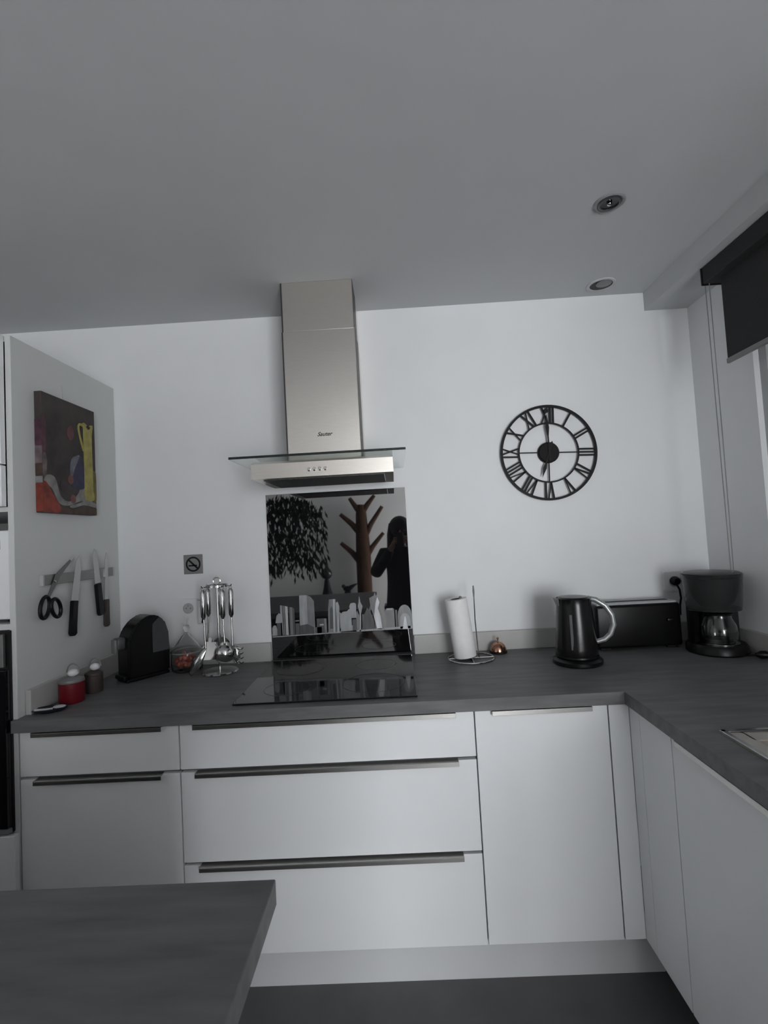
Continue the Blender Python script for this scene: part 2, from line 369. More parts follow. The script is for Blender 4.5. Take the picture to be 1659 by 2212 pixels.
bld([(-.120, 1.10), (-.105, 1.05), (-.088, Z0), (-.068, Z0), (-.072, 1.06), (-.082, 1.10), (-.078, 1.12), (-.088, 1.146), (-.103, 1.150), (-.124, 1.140)], 1)
bld([(-.108, 1.06), (-.096, Z0+.005), (-.076, Z0+.005), (-.080, 1.06), (-.090, 1.095), (-.082, 1.12), (-.090, 1.144), (-.098, 1.12)], 4, 1)
bld([(-.060, Z0), (-.022, Z0), (-.022, 1.090), (-.040, 1.093), (-.060, 1.088)], 1); bld([(-.052, 1.085), (-.030, 1.085), (-.026, 1.093), (-.055, 1.093)], 2, 1); bld(rect(-.018, -.010, Z0, 1.085), 0)
bld([(-.008, Z0)]+[(.0215+.0295*math.cos(R(a)), 1.060+.045*math.sin(R(a))) for a in (180, 160, 140, 120, 100, 80, 60, 40, 20, 0)][::1]+[(.0505, Z0)], 1)
bld([(.000, Z0)]+[(.0215+.022*math.cos(R(a)), 1.04+.03*math.sin(R(a))) for a in range(180, -1, -30)]+[(.043, Z0)], 2, 1)
bld([(.010, Z0), (.033, Z0), (.024, 1.055), (.020, 1.055)], 4, 2)

# ------------------------------------------------------------------ extractor hood
hx = -.2465
t = thing('extractor_hood', 'stainless steel chimney extractor hood with a flat glass canopy', 'extractor hood', (hx, 0, 1.60))
def L(z): return z-1.60
cl = MB().box(-.1345, .1385, -.276, -.001, L(1.691), L(2.186), .002, 2).build('chimney_lower', STEEL, t)
DKS = mat('dark_chimney_strip', (.06, .058, .055), .45, .5, noise=.1, scale=20)
MB().box(.1385, .1393, -.274, -.120, L(1.692), L(2.185)).build('side_strip', DKS, cl)  # front half of the side face is darker
MB().box(-.1390, -.1346, -.2755, -.002, L(1.691), L(2.186), .001, 1).build('edge_reflection', DKS, cl)  # dark reflection at the bend of the sheet, put in as a strip
cu = MB().box(-.1325, .1360, -.2735, -.001, L(2.186), L(ZC-.0005), .002, 2).build('chimney_upper', STEEL, t)
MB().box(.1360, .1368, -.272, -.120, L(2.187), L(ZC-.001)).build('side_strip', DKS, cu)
MB().box(-.1370, -.1326, -.2732, -.002, L(2.186), L(ZC-.0005), .001, 1).build('edge_reflection', DKS, cu)  # same reflection strip on the upper section
g = MB().box(-.2975, .2975, -.462, -.003, L(1.682), L(1.690)).build('glass_canopy', HGLASS, t)
MB().box(-.2975, .2975, -.4632, -.4622, L(1.682), L(1.690)).build('front_edge', GEDGE, g)
b = MB()
prof = [(-.452, L(1.612)), (-.452, L(1.662)), (-.43, L(1.672)), (-.02, L(1.680)), (-.02, L(1.676)), (-.13, L(1.612))]
b.prism([(y, z) for y, z in prof], (-.226, 0, 0), (0, 1, 0), (0, 0, 1), (1, 0, 0), .479)
bo = b.build('hood_body', STEEL, t)
MB().box(-.195, .222, -.415, -.155, L(1.6095), L(1.613), .001, 1).build('grease_filter', mat('filter_mesh', (.10, .10, .10), .5, .6, noise=.5, scale=250), bo)
for i in range(4):
    MB().lathe([(0, 0), (.0055, 0), (.0055, .002), (.0045, .003), (0, .003)], seg=16, M=Matrix.Translation((-.0105+i*.0185-.02, -.4520, L(1.637))) @ Matrix.Rotation(R(90), 4, 'X')).build('button', CHROME, bo, True)
    MB().box(-.0105+i*.0185-.0232, -.0105+i*.0185-.0165, -.4545, -.4519, L(1.6295), L(1.6315)).build('button_mark', BLACK, bo)
fc = bpy.data.curves.new('maker_name', 'FONT'); fc.body = 'Sauter'; fc.size = .021; fc.extrude = .0003; fc.shear = .45; fc.align_x = 'CENTER'; fc.offset = .0003
fo = bpy.data.objects.new('maker_name', fc); COL.objects.link(fo); fo.parent = t; fo.location = (.004, -.2765, L(1.783)); fo.rotation_euler = (R(90), 0, 0); fc.materials.append(BLACKM)
bpy.context.view_layer.update()
nm = bpy.data.meshes.new_from_object(fo.evaluated_get(bpy.context.evaluated_depsgraph_get()))
fn = bpy.data.objects.new('maker_name_print', nm); COL.objects.link(fn); fn.parent = t; fn.location = fo.location; fn.rotation_euler = fo.rotation_euler
bpy.data.objects.remove(fo)

# ------------------------------------------------------------------ tall oven unit at the left
TX0 = -1.81
t = thing('tall_oven_unit', 'tall white cupboard tower housing the microwave and the black oven', 'cupboard', (-1.5, -.3, 0))
ox, oy = -1.5, -.3
def tb(name, x0, x1, y0, y1, z0, z1, m, par=None, bev=.001):
    return MB().box(x0-ox, x1-ox, y0-oy, y1-oy, z0, z1, bev, 1).build(name, m, par or t)
ZTU = 2.103
tb('side_panel', -1.209, XL, -.576, -.001, 0, ZTU, PANEL)
tb('side_panel', TX0, TX0+.019, -.576, -.001, 0, ZTU, PANEL)
tb('back_panel', TX0+.019, -1.209, -.012, -.001, .0, ZTU, PANEL)
tb('shelf', TX0+.019, -1.209, -.574, -.012, ZTU-.019, ZTU, PANEL)
tb('shelf', TX0+.019, -1.209, -.570, -.012, 1.540, 1.556, PANEL)
tb('shelf', TX0+.019, -1.209, -.576, -.012, 1.172, 1.190, PANEL)
tb('shelf', TX0+.019, -1.209, -.572, -.012, .545, .563, PANEL)
tb('door', TX0+.002, -1.2105, -.597, -.5775, 1.689, ZTU, FRONT)
tb('door', TX0+.002, -1.2105, -.597, -.5775, 1.556, 1.6845, FRONT)
dr = tb('drawer', TX0+.002, XL-.001, -.597, -.5775, ZP, .560, FRONT)
MB().box(TX0+.06-ox, -1.262-ox, -.612-oy, -.585-oy, .558, .5615, .0006, 1).build('handle', ALU, dr)
tb('plinth_board', TX0, XL, -.50, -.484, 0, ZP-.002, FRONT)
t = thing('microwave_oven', 'white microwave oven in the niche of the tall unit', 'microwave', (-1.5, -.56, 1.1905))
b = MB().box(-.262, .285, .012, .42, .012, .292, .006, 2).build('body', WPLAS, t)
MB().box(-.262, .285, 0, .012, .012, .292, .004, 2).build('front_panel', WPLAS, t)
MB().box(-.24, .14, -.002, .0, .04, .265, .0008, 1).build('door_window', HOB, t)
MB().box(.17, .252, -.0015, .0, .232, .262).build('display', HOB, t)
for i in range(3):
    for j in range(2):
        MB().box(.178+j*.035, .204+j*.035, -.003, 0, .075+i*.04, .10+i*.04, .001, 1).build('button', LGREY, t)
for x in (-.22, .25):
    for y in (.05, .38): MB().lathe([(0, 0), (.014, 0), (.014, .012), (0, .012)], x, y, 12).build('foot', BLACK, t)
t = thing('built_in_oven', 'black built-in oven with grey control panel in the tall unit', 'oven', (-1.5, -.575, .5645))
MB().box(-.288, .288, .012, .52, .002, .600).build('body', BLACK, t)
MB().box(-.297, .296, -.010, .012, .002, .606, .001).build('frame', BLACK, t)
cp = MB().box(-.295, .284, -.022, -.010, .497, .597, .002).build('control_panel', mat('oven_steel', (.20, .20, .20), .45, .8, noise=.05, scale=20), t)
for x in (-.18, .15): MB().lathe([(0, 0), (.02, 0), (.018, .02), (0, .02)], seg=20, M=Matrix.Translation((x, -.022, .547)) @ Matrix.Rotation(R(90), 4, 'X')).build('knob', CHROME, cp, True)
od = MB().box(-.295, .295, -.030, -.010, .022, .490, .002).build('oven_door', HOB, t)
MB().tube([(-.24, -.03, .455), (-.24, -.07, .455), (.22, -.07, .455), (.22, -.03, .455)], .009, 10).build('handle', CHROME, od, True)
MB().box(-.295, .295, -.024, -.010, .003, .018, .002).build('lower_trim', GREYP, t)

# ------------------------------------------------------------------ island
t = thing('kitchen_island', 'kitchen island with a dark grey worktop in the near left corner', 'island', (-1.1, -1.85, 0))
MB().box(-2.0+1.1, -.2066+1.1, -2.33+1.85, -1.335+1.85, ZB, ZT, .0012, 1).build('island_top', TOP, t)
MB().box(-1.97+1.1, -.262+1.1, -2.30+1.85, -1.40+1.85, .12, ZB-.0005).build('body', FRONT, t)
MB().box(-1.95+1.1, -.32+1.1, -2.26+1.85, -1.46+1.85, 0, .12).build('plinth', FRONT, t)
for i in range(3):
    a = -1.97+1.1+i*.57; MB().box(a+.002, a+.566, -1.40+1.85, -1.382+1.85, .125, ZB-.004, .001, 1).build('door', mat('charcoal_island_front', (.02, .02, .021), .5, noise=.05, scale=10), t)

# ------------------------------------------------------------------ wall clock
t = thing('wall_clock', 'round black metal skeleton wall clock with roman numerals', 'clock', (.666, 0, 1.71))
t.rotation_euler = (0, R(2.2), 0)
def ring(r0, r1, name, y0=-.016, y1=-.010):
    return MB().lathe([(r0, y0), (r1, y0), (r1, y1), (r0, y1)], seg=72, M=Matrix.Rotation(R(-90), 4, 'X') @ Matrix.Scale(1, 4), close=True)
def flatring(r0, r1, y0, y1, name):
    m = MB(); n = 72; vs_ = []
    for i in range(n):
        a = 2*math.pi*i/n
        vs_.append([m.bm.verts.new((r*math.cos(a), y, r*math.sin(a))) for r, y in ((r0, y0), (r1, y0), (r1, y1), (r0, y1))])
    for i in range(n):
        a, b = vs_[i], vs_[(i+1) % n]
        for j in range(4):
            l = (j+1) % 4; m.bm.faces.new((a[j], a[l], b[l], b[j]))
    return m.build(name, BLACKM, t, True)
flatring(.1930, .2025, -.020, -.010, 'outer_ring'); flatring(.1220, .1280, -.018, -.012, 'inner_ring')
def bar(m, a, b, w, y0=-.0175, y1=-.0125):
    a, b = Vector(a), Vector(b); d = (b-a).normalized(); n = Vector((-d.y, d.x))*w/2
    m.prism([tuple(a+n), tuple(b+n), tuple(b-n), tuple(a-n)], (0, y0, 0), (1, 0, 0), (0, 0, 1), (0, 1, 0), y1-y0)
for a in (0, 90, 180, 270):
    m = MB(); d = Vector((math.cos(R(a)), math.sin(R(a)))); bar(m, d*.04, d*.124, .0042); m.build('spoke', BLACKM, t)
NUM = ['XII', 'I', 'II', 'III', 'IV', 'V', 'VI', 'VII', 'VIII', 'IX', 'X', 'XI']
for i, s_ in enumerate(NUM):
    wd = {'I': .013, 'V': .031, 'X': .033}; tot = sum(wd[c] for c in s_); x = -tot/2; m = MB()
    ang = R(90-30*i); er = Vector((math.cos(ang), math.sin(ang))); et = Vector((er.y, -er.x))
    def pt(u, v): return er*v+et*u
    for c in s_:
        q = wd[c]
        if c == 'I': bar(m, pt(x+q/2, .125), pt(x+q/2, .197), .0068)
        elif c == 'V': bar(m, pt(x+.004, .196), pt(x+q/2, .125), .0068); bar(m, pt(x+q-.004, .196), pt(x+q/2, .125), .0046)
        else: bar(m, pt(x+.004, .196), pt(x+q-.004, .125), .0068); bar(m, pt(x+q-.004, .196), pt(x+.004, .125), .0046, -.0178, -.0122)
        x += q
    m.build('numeral_'+s_.lower(), BLACKM, t)
MB().lathe([(0, 0), (.044, 0), (.044, .016), (.040, .020), (0, .020)], seg=48, M=Matrix.Translation((0, -.001, 0)) @ Matrix.Rotation(R(90), 4, 'X')).build('hub', mat('dark_bronze', (.008, .0065, .006), .6, spec=.2, noise=.1, scale=30), t, True)
def hand(name, ang, L_, tail, y):
    m = MB(); a = R(90-ang); d = Vector((math.cos(a), math.sin(a))); n = Vector((-d.y, d.x))
    poly = [d*L_, d*(L_*.62)+n*.0075, d*(L_*.40)+n*.003, n*.003, d*-tail*.8+n*.003, d*-tail+n*.007, d*-(tail+.012), d*-tail-n*.007, d*-tail*.8-n*.003, -n*.003, d*(L_*.40)-n*.003, d*(L_*.62)-n*.0075]
    m.prism([tuple(p) for p in poly], (0, y, 0), (1, 0, 0), (0, 0, 1), (0, -1, 0), .0012); return m.build(name, BLACKM, t)
hand('hour_hand', 196.5, .112, .038, -.0225)
o = hand('minute_hand', 357, .170, .03, -.0245)
m = MB(); a = R(93); m.lathe([(0, 0), (.010, 0), (.010, .0012), (0, .0012)], seg=20, M=Matrix.Translation((.176*math.cos(a), -.0245, .176*math.sin(a))) @ Matrix.Rotation(R(90), 4, 'X')); m.build('hand_tip', BLACKM, o)
MB().tube([(0, -.0005, .198), (0, -.012, .198)], .003, 8).build('hanger', BLACKM, t)

# ------------------------------------------------------------------ picture on the tall unit
t = thing('still_life_painting', 'unframed dark still life painting with a tall yellow jug on the tall unit', 'painting', (XL, -.34, 1.54))
FX = .026
cv = mat('dark_painted_canvas', (.030, .022, .020), .6, noise=.55, scale=9, col2=(.065, .052, .046), bump=.4)
MB().box(.001, FX, -.140, .152, 0, .411, .001, 1).build('canvas', cv, t)
def pm(n, c, v=.35, sc=30): return mat('paint_'+n, c, .6, noise=v, scale=sc, bump=.4)
LAY = [0]
def smooth_poly(p, n=4):
    out = []; k_ = len(p)
    for i in range(k_):
        a, b, c, d = (Vector(p[(i+q) % k_]) for q in (-1, 0, 1, 2))
        for f in range(n):
            u = f/n; out.append(tuple(.5*((2*b)+(c-a)*u+(2*a-5*b+4*c-d)*u*u+(3*b-3*c+d-a)*u**3)))
    return out
def paint(name, poly, m):
    LAY[0] += 1
    poly = [(min(.1515, max(-.1395, -.14+(y+.165)*.921)), min(.4105, max(.0005, z))) for y, z in smooth_poly(poly)]
    MB().prism(poly, (FX, 0, 0), (0, 1, 0), (0, 0, 1), (1, 0, 0), .0003+.00012*LAY[0]).build(name, m, t)
paint('painted_tablecloth', [(-.16, .10), (-.145, .128), (-.10, .122), (-.07, .06), (-.02, .045), (.03, .075), (.06, .11), (.12, .08), (.15, .085), (.15, .055), (.05, .05), (-.02, .03), (-.08, .035), (-.12, .085)], pm('white', (.20, .195, .19)))
paint('painted_table_edge', [(-.16, .0005), (.150, .0005), (.150, .03), (.10, .035), (.03, .02), (-.10, .018), (-.16, .01)], pm('umber', (.06, .035, .025), .5))
paint('painted_highlight', [(-.02, .028), (.03, .04), (.09, .055), (.15, .045), (.15, .03), (.07, .036), (.0, .022)], pm('pale_grey', (.22, .215, .21)))
paint('painted_blue_vase', [(-.005, .100), (.06, .095), (.085, .12), (.09, .17), (.07, .205), (.045, .222), (.02, .21), (-.01, .195), (-.015, .15)], pm('blue', (.035, .036, .085), .6, 14))
paint('painted_vase_highlight', [(-.015, .15), (.0, .14), (.015, .17), (.035, .20), (.045, .222), (.02, .215), (-.005, .20)], pm('blue_grey', (.15, .155, .18)))
paint('painted_fruit', arc(-.052, .100, .021, 0, 330, 11), pm('plum', (.035, .022, .030)))
paint('painted_fruit', arc(.0, .055, .016, 0, 330, 11), pm('peach', (.17, .07, .06)))
paint('painted_fruit', arc(-.012, .125, .017, 0, 330, 11), pm('dusky_red', (.16, .06, .055)))
paint('painted_red_cloth', [(-.1645, .001), (-.1645, .100), (-.14, .096), (-.12, .07), (-.085, .035), (-.07, .012), (-.09, .001)], pm('red', (.22, .035, .022), .45))
paint('painted_flowers', [(-.03, .30), (-.01, .325), (.01, .315), (.012, .29), (-.002, .27), (-.02, .275)], pm('rose', (.11, .04, .045), .5))
paint('painted_purple_edge', [(-.1645, .19), (-.150, .19), (-.146, .29), (-.150, .33), (-.1645, .32)], pm('purple', (.085, .032, .048), .5))
paint('painted_pale_edge', [(-.1645, .13), (-.150, .125), (-.144, .175), (-.150, .20), (-.1645, .195)], pm('mauve', (.13, .10, .105), .5))
paint('painted_jug_shadow', [(.118, .06), (.150, .06), (.150, .165), (.125, .16)], pm('ochre', (.13, .10, .025), .4))
paint('painted_yellow_jug', [(.076, .062), (.086, .055), (.122, .055), (.137, .065), (.130, .10), (.130, .165), (.128, .30), (.136, .345), (.128, .352), (.104, .345), (.080, .352), (.062, .343), (.073, .325), (.073, .10)], pm('yellow', (.33, .29, .085), .25))
paint('painted_jug_mouth', [(.092, .338), (.105, .330), (.118, .338), (.112, .345), (.098, .345)], pm('black', (.015, .014, .012)))
paint('painted_jug_handle', [(.076, .343), (.050, .345), (.038, .33), (.044, .30), (.066, .245), (.074, .245), (.074, .255), (.053, .30), (.047, .328), (.054, .337), (.076, .334)], pm('yellow', (.46, .40, .11)))
MB().tube([(.004, .0, .411), (.002, .0, .47)], .0008, 6).build('hanging_wire', LGREY, t)

def edge(name, z0, z1, m): MB().box(.0015, FX-.0005, -.1408, -.1400, z0, z1).build(name, m, t)
edge('painted_edge', .004, .098, pm('red', (.22, .035, .022))); edge('painted_edge', .100, .122, pm('pale_grey', (.22, .215, .21))); edge('painted_edge', .125, .165, pm('umber', (.06, .035, .025)))
edge('painted_edge', .166, .225, pm('mauve', (.13, .10, .105))); edge('painted_edge', .228, .315, pm('purple', (.085, .032, .048)))

# ------------------------------------------------------------------ magnetic knife rack, scissors, knives
KX = XL+.0005
t = thing('magnetic_knife_rack', 'steel magnetic knife rack on the side of the tall unit', 'knife rack', (XL, -.266, 1.295))
MB().box(.0005, .012, -.20, .203, 0, .035, .001, 1).build('bar', mat('dull_steel', (.30, .30, .29), .4, .9, noise=.05, scale=20), t)
for y in (-.203, .204): MB().box(.0005, .0135, y-.004, y+.004, -.001, .036, .001, 1).build('end_cap', LGREY, t)
FXK = XL+.0125
def knife(label, tip, hb, he, wB, wH, mH):
    tip, hb, he = (Vector((a, b)) for a, b in (tip, hb, he))
    t = thing('kitchen_knife', label, 'knife', (FXK, he.x, he.y), group='knives on the magnetic rack')
    T, B, E_ = tip-he, hb-he, Vector((0, 0)); d = (T-B).normalized(); n = Vector((d.y, -d.x))
    blade = [T, B+d*((T-B).length*.72)+n*wB*.45, B+d*.004+n*wB*.55, B+n*wB*.2, B-n*wB*.45, B+d*((T-B).length*.85)-n*wB*.4]
    MB().prism([tuple(p) for p in blade], (.0003, 0, 0), (0, 1, 0), (0, 0, 1), (1, 0, 0), .0018).build('blade', CHROME, t)
    e = (B-E_).normalized(); q = Vector((e.y, -e.x))
    hp = [B+q*wH*.55, B+q*wH*.35-e*.012, q*wH*.4+e*.03, q*wH*.62+e*.006, q*wH*.3-e*.002, -q*wH*.3-e*.002, -q*wH*.5+e*.008, -q*wH*.42+e*.04, B-q*wH*.5]
    h = MB().prism([tuple(p) for p in hp], (-.005, 0, 0), (0, 1, 0), (0, 0, 1), (1, 0, 0), .014)
    bmesh.ops.bevel(h.bm, geom=list(h.bm.edges), offset=.002, segments=2, affect='EDGES')
    h.build('handle', mH, t, True)
knife('large kitchen knife with a straight black handle, next to the scissors on the rack', (-.283, 1.388), (-.318, 1.226), (-.334, 1.104), .040, .030, BLACK)
knife('kitchen knife with a black handle hanging highest on the rack', (-.192, 1.410), (-.176, 1.274), (-.163, 1.150), .036, .030, BLACK)
knife('knife with a dark brown handle at the right end of the rack', (-.112, 1.393), (-.122, 1.205), (-.125, 1.099), .024, .024, BROWNH)
t = thing('kitchen_scissors', 'kitchen scissors with black loop handles hanging from the magnetic rack', 'scissors', (FXK, -.45, 1.18))
def loop(cy, cz, ry, rz, tilt, name, x):
    pts = []
    for i in range(24):
        a = 2*math.pi*i/24; y, z = ry*math.cos(a), rz*math.sin(a); c, s_ = math.cos(R(tilt)), math.sin(R(tilt))
        pts.append((x, cy+y*c-z*s_, cz+y*s_+z*c))
    MB().tube(pts, .0062, 8, True).build(name, BLACK, t, True)
loop(-.024, .044, .021, .036, -16, 'finger_loop', .006); loop(.020, .036, .021, .033, 22, 'finger_loop', .013)
bl = MB().prism([(.00, .088), (.012, .084), (.060, .150), (.132, .200), (.128, .205), (.045, .155)], (.0003, 0, 0), (0, 1, 0), (0, 0, 1), (1, 0, 0), .0016); bl.build('blade', CHROME, t)
bl = MB().prism([(-.006, .080), (.006, .076), (.058, .140), (.118, .190), (.112, .196), (.036, .150)], (.0022, 0, 0), (0, 1, 0), (0, 0, 1), (1, 0, 0), .0016); bl.build('blade', mat('dull_blade', (.22, .22, .22), .35, .9, noise=.1, scale=20), t)
MB().lathe([(0, 0), (.005, 0), (.004, .003), (0, .003)], seg=12, M=Matrix.Translation((.0038, .030, .126)) @ Matrix.Rotation(R(90), 4, 'Y')).build('pivot', CHROME, t, True)

# ------------------------------------------------------------------ no smoking plaque, sockets
t = thing('no_smoking_plaque', 'square grey no smoking plaque on the wall above the utensils', 'sign', (-.8675, 0, 1.2805))
MB().box(-.041, .041, -.0025, -.0004, 0, .0825, .0008, 1).build('plate', mat('grey_sign_metal', (.235, .235, .235), .45, .3, noise=.05, scale=30), t)
m = MB(); n = 48; vv = []
for i in range(n):
    a = 2*math.pi*i/n; vv.append([m.bm.verts.new((r*math.cos(a), y, .0415+r*math.sin(a))) for r, y in ((.0250, -.0025), (.0318, -.0025), (.0318, -.003), (.0250, -.003))])
for i in range(n):
    a, b = vv[i], vv[(i+1) % n]
    for j in range(4): l = (j+1) % 4; m.bm.faces.new((a[j], a[l], b[l], b[j]))
m.build('prohibition_ring', BLACKM, t)
def flatbar(name, a, b, w):
    m = MB(); a, b = Vector(a), Vector(b); d = (b-a).normalized(); nn = Vector((-d.y, d.x))*w/2
    m.prism([tuple(a+nn), tuple(b+nn), tuple(b-nn), tuple(a-nn)], (0, -.0026, .0415), (1, 0, 0), (0, 0, 1), (0, -1, 0), .0005); m.build(name, BLACKM, t)
flatbar('prohibition_bar', (-.020, .020), (.020, -.020), .0072); flatbar('cigarette', (-.020, -.006), (.016, -.006), .0062); flatbar('smoke', (-.002, .000), (.010, -.004), .002)
def socket(label, x, z, cat='socket'):
    t = thing('wall_socket', label, cat, (x, 0, z))
    p = MB().prism(rrect(.080, .080, .008), (0, -.0004, 0), (1, 0, 0), (0, 0, 1), (0, -1, 0), .009).build('cover_plate', WPLAS, t)
    MB().lathe([(.022, 0), (.022, .004), (.0205, .004), (.0205, .0004), (0, .0004)], seg=28, M=Matrix.Translation((0, -.0094, 0)) @ Matrix.Rotation(R(90), 4, 'X')).build('socket_well', LGREY, t, True)
    for dx, dz in ((-.0095, 0), (.0095, 0), (0, .011)):
        MB().lathe([(0, 0), (.003, 0), (.003, .0016), (0, .0016)], seg=10, M=Matrix.Translation((dx, -.0099, dz)) @ Matrix.Rotation(R(90), 4, 'X')).build('contact_hole', GREYP if dz == 0 else CHROME, t)
    return t
socket('white wall socket behind the red sweet jar', -.892, 1.137)
socket('white wall socket with the black plug above the toaster', 1.146, 1.143)
t = thing('plug_adaptor', 'white plug-in adaptor block on the wall left of the utensil handles', 'adaptor', (-.823, 0, 1.072))
MB().box(-.022, .026, -.034, -.0004, 0, .098, .005, 3).build('block', WPLAS, t)
MB().prism([(-.006, .004), (.009, .004), (.003, .034), (-.002, .034)], (0, -.0335, 0), (1, 0, 0), (0, 0, 1), (0, -1, 0), .0009).build('dark_slot', BLACK, t)
MB().box(-.021, .025, -.0335, -.004, .0975, .0995, .0008, 1).build('top_edge', LGREY, t)
t = thing('power_plug', 'round black power plug with its cable in the socket above the toaster', 'plug', (1.146, -.012, 1.146))
MB().lathe([(0, 0), (.018, 0), (.019, .008), (.016, .022), (.012, .026), (0, .026)], seg=24, M=Matrix.Translation((0, .001, 0)) @ Matrix.Rotation(R(90), 4, 'X')).build('plug_body', BLACK, t, True)
MB().tube([(0, -.014, -.012), (.008, -.020, -.035), (.012, -.018, -.07), (.010, -.010, -.10), (.008, -.010, -.14)], .004, 8).build('cable', BLACK, t, True)

# ------------------------------------------------------------------ pod coffee machine
t = thing('pod_coffee_machine', 'black pod coffee machine with a rounded top in the left corner', 'coffee machine', (-1.010, -.152, ZT), R(-36)); t.scale = (.84, .80, 1)
# local: -y is the front
pf = [(-.105, .012), (-.105, .150), (-.085, .190), (-.050, .222), (-.005, .240), (.040, .236), (.075, .212), (.092, .170), (.098, .10), (.098, .012)]
b = MB().prism(pf, (-.054, 0, 0), (0, 1, 0), (0, 0, 1), (1, 0, 0), .108)
bmesh.ops.bevel(b.bm, geom=list(b.bm.edges), offset=.007, segments=3, affect='EDGES'); b.build('body', BLACK, t, True)
MB().prism([(.010, .095), (.010, .205), (.045, .228), (.074, .206), (.090, .165), (.094, .095)], (.0545, 0, 0), (0, 1, 0), (0, 0, 1), (1, 0, 0), .004).build('water_tank', mat('smoked_plastic', (.06, .062, .065), .25, noise=.05, scale=10), t)
MB().box(-.050, .050, -.112, .096, .0003, .012, .003).build('base', BLACK, t)
MB().box(-.024, .024, -.140, -.100, .125, .168, .008, 3).build('spout', mat('dark_grey_plastic', (.07, .07, .07), .4, noise=.05, scale=20), t, True)
MB().box(-.020, .020, -.150, -.136, .112, .165, .006, 3).build('lever', GREYP, t, True)
MB().box(-.045, .045, -.124, -.104, .010, .026, .004).build('drip_tray', BLACK, t)

# ------------------------------------------------------------------ sweet jar with conical lid
t = thing('sweet_jar', 'small glass jar of red sweets under a conical glass lid', 'jar', (-.870, -.090, ZT))
MB().lathe([(0, .0004), (.050, .0004), (.058, .006), (.062, .030), (.060, .075), (.0575, .075), (.0595, .03), (.055, .009), (0, .006)], seg=36).build('bowl', GLASS, t, True)
sp = None
for i in range(46):
    a = random.random()*6.283; r = .044*math.sqrt(random.random()); z = .017+.011*(i//12)+random.random()*.006
    if sp is None:
        b = MB().sphere((0, 0, 0), .0095, (1, 1, .8), 10, 6); sp = b.build('sweet', CANDY, t, True); sp.location = (r*math.cos(a), r*math.sin(a), z)
    else:
        c = sp.copy(); COL.objects.link(c); c.parent = t; c.location = (r*math.cos(a), r*math.sin(a), z); c.rotation_euler = (a, r*50, 0)
MB().lathe([(.0595, .0755), (.063, .0755), (.063, .080), (.050, .095), (.018, .138), (.008, .148), (.006, .152), (.004, .150), (.012, .138), (.046, .094), (.058, .079)], seg=36, close=True).build('lid', GLASS, t, True)
MB().lathe([(0, .149), (.006, .150), (.007, .156), (.013, .165), (.014, .172), (.010, .180), (0, .182)], seg=20).build('lid_knob', GLASS, t, True)

# ------------------------------------------------------------------ utensil stand and utensils
ux, uy = -.715, -.150
t = thing('utensil_stand', 'polished steel utensil stand with a round foot and hook ring', 'utensil stand', (ux, uy, ZT))
MB().lathe([(0, .0004), (.068, .0004), (.070, .004), (.066, .008), (.012, .011), (0, .012)], seg=40).build('foot', CHROME, t, True)
MB().tube([(0, 0, .010), (0, 0, .345)], .004, 10).build('pole', CHROME, t, True)
MB().tube([(.014*math.cos(a*.2618), 0, .357+.014*math.sin(a*.2618)) for a in range(24)], .0022, 8, True).build('ring_handle', CHROME, t, True)
MB().lathe([(.040, .334), (.043, .334), (.043, .342), (.040, .342)], seg=36, close=True).build('hook_ring', CHROME, t, True)
HK = [(-.032, -.036), (-.050, .033), (.034, -.045), (-.012, .050), (.046, -.012)]
for hx_, hy_ in HK:
    l = math.hypot(hx_, hy_); d = (hx_/l, hy_/l)
    MB().tube([(d[0]*.004, d[1]*.004, .339), (d[0]*.045, d[1]*.045, .338), (d[0]*.060, d[1]*.060, .336), (d[0]*.066, d[1]*.066, .343)], .0022, 8).build('hook', CHROME, t, True)
def utensil(name, label, k, hz, lean, head, sx=.0):
    hx_, hy_ = HK[k]; l = math.hypot(hx_, hy_); px, py = ux+hx_/l*.060, uy+hy_/l*.060
    t = thing(name, label, 'utensil', (px, py, ZT), group='utensils hanging on the steel stand')
    zt = .326
    MB().tube([(.006*math.cos(a*.5236), 0, zt+.006+.006*math.sin(a*.5236)) for a in range(12)], .0014, 6, True).build('hanging_loop', CHROME, t, True)
    MB().tube([(0, 0, zt), (0, 0, zt-.008), (0, 0, zt-.10), (lean*.05, 0, zt-.112)], [.006, .0100, .0100, .004], 14).build('handle', CHROME, t, True)
    MB().tube([(lean*.05, 0, zt-.110), (lean*.4, 0, zt-.17), (lean, sx, hz)], [.0036, .0034, .0042], 10).build('shaft', CHROME, t, True)
    head(t, lean, sx, hz)
def spoon_head(t, x, y, z):
    m = MB(); pts = []; ax = Vector((-.060, -.010, -.100)); sd = Vector((.80, -.35, -.48)).normalized(); nn = ax.normalized().cross(sd)
    for i in range(13):
        f = i/12; w = .023*max(.12, math.sin(math.pi*(.06+.90*f)))**.65*(.75+.35*f); row = []
        for j in range(9):
            g = j/8*2-1; row.append(m.bm.verts.new(Vector((x, y, z+.004))+ax*f+sd*g*w+nn*(.013*(1-g*g)*math.sin(math.pi*f))))
        pts.append(row)
    for i in range(12):
        for j in range(8): m.bm.faces.new((pts[i][j], pts[i][j+1], pts[i+1][j+1], pts[i+1][j]))
    o = m.build('spoon_bowl', CHROME, t, True); md = o.modifiers.new('thick', 'SOLIDIFY'); md.thickness = .0016
def turner_head(t, x, y, z):
    m = MB(); m.prism([(x-.004, z+.01), (x+.004, z+.01), (x+.030, z-.03), (x+.028, z-.075), (x-.030, z-.075), (x-.030, z-.03)], (0, y, 0), (1, 0, 0), (0, .25, 1), (0, 1, 0), .0016); m.build('turner_blade', CHROME, t)
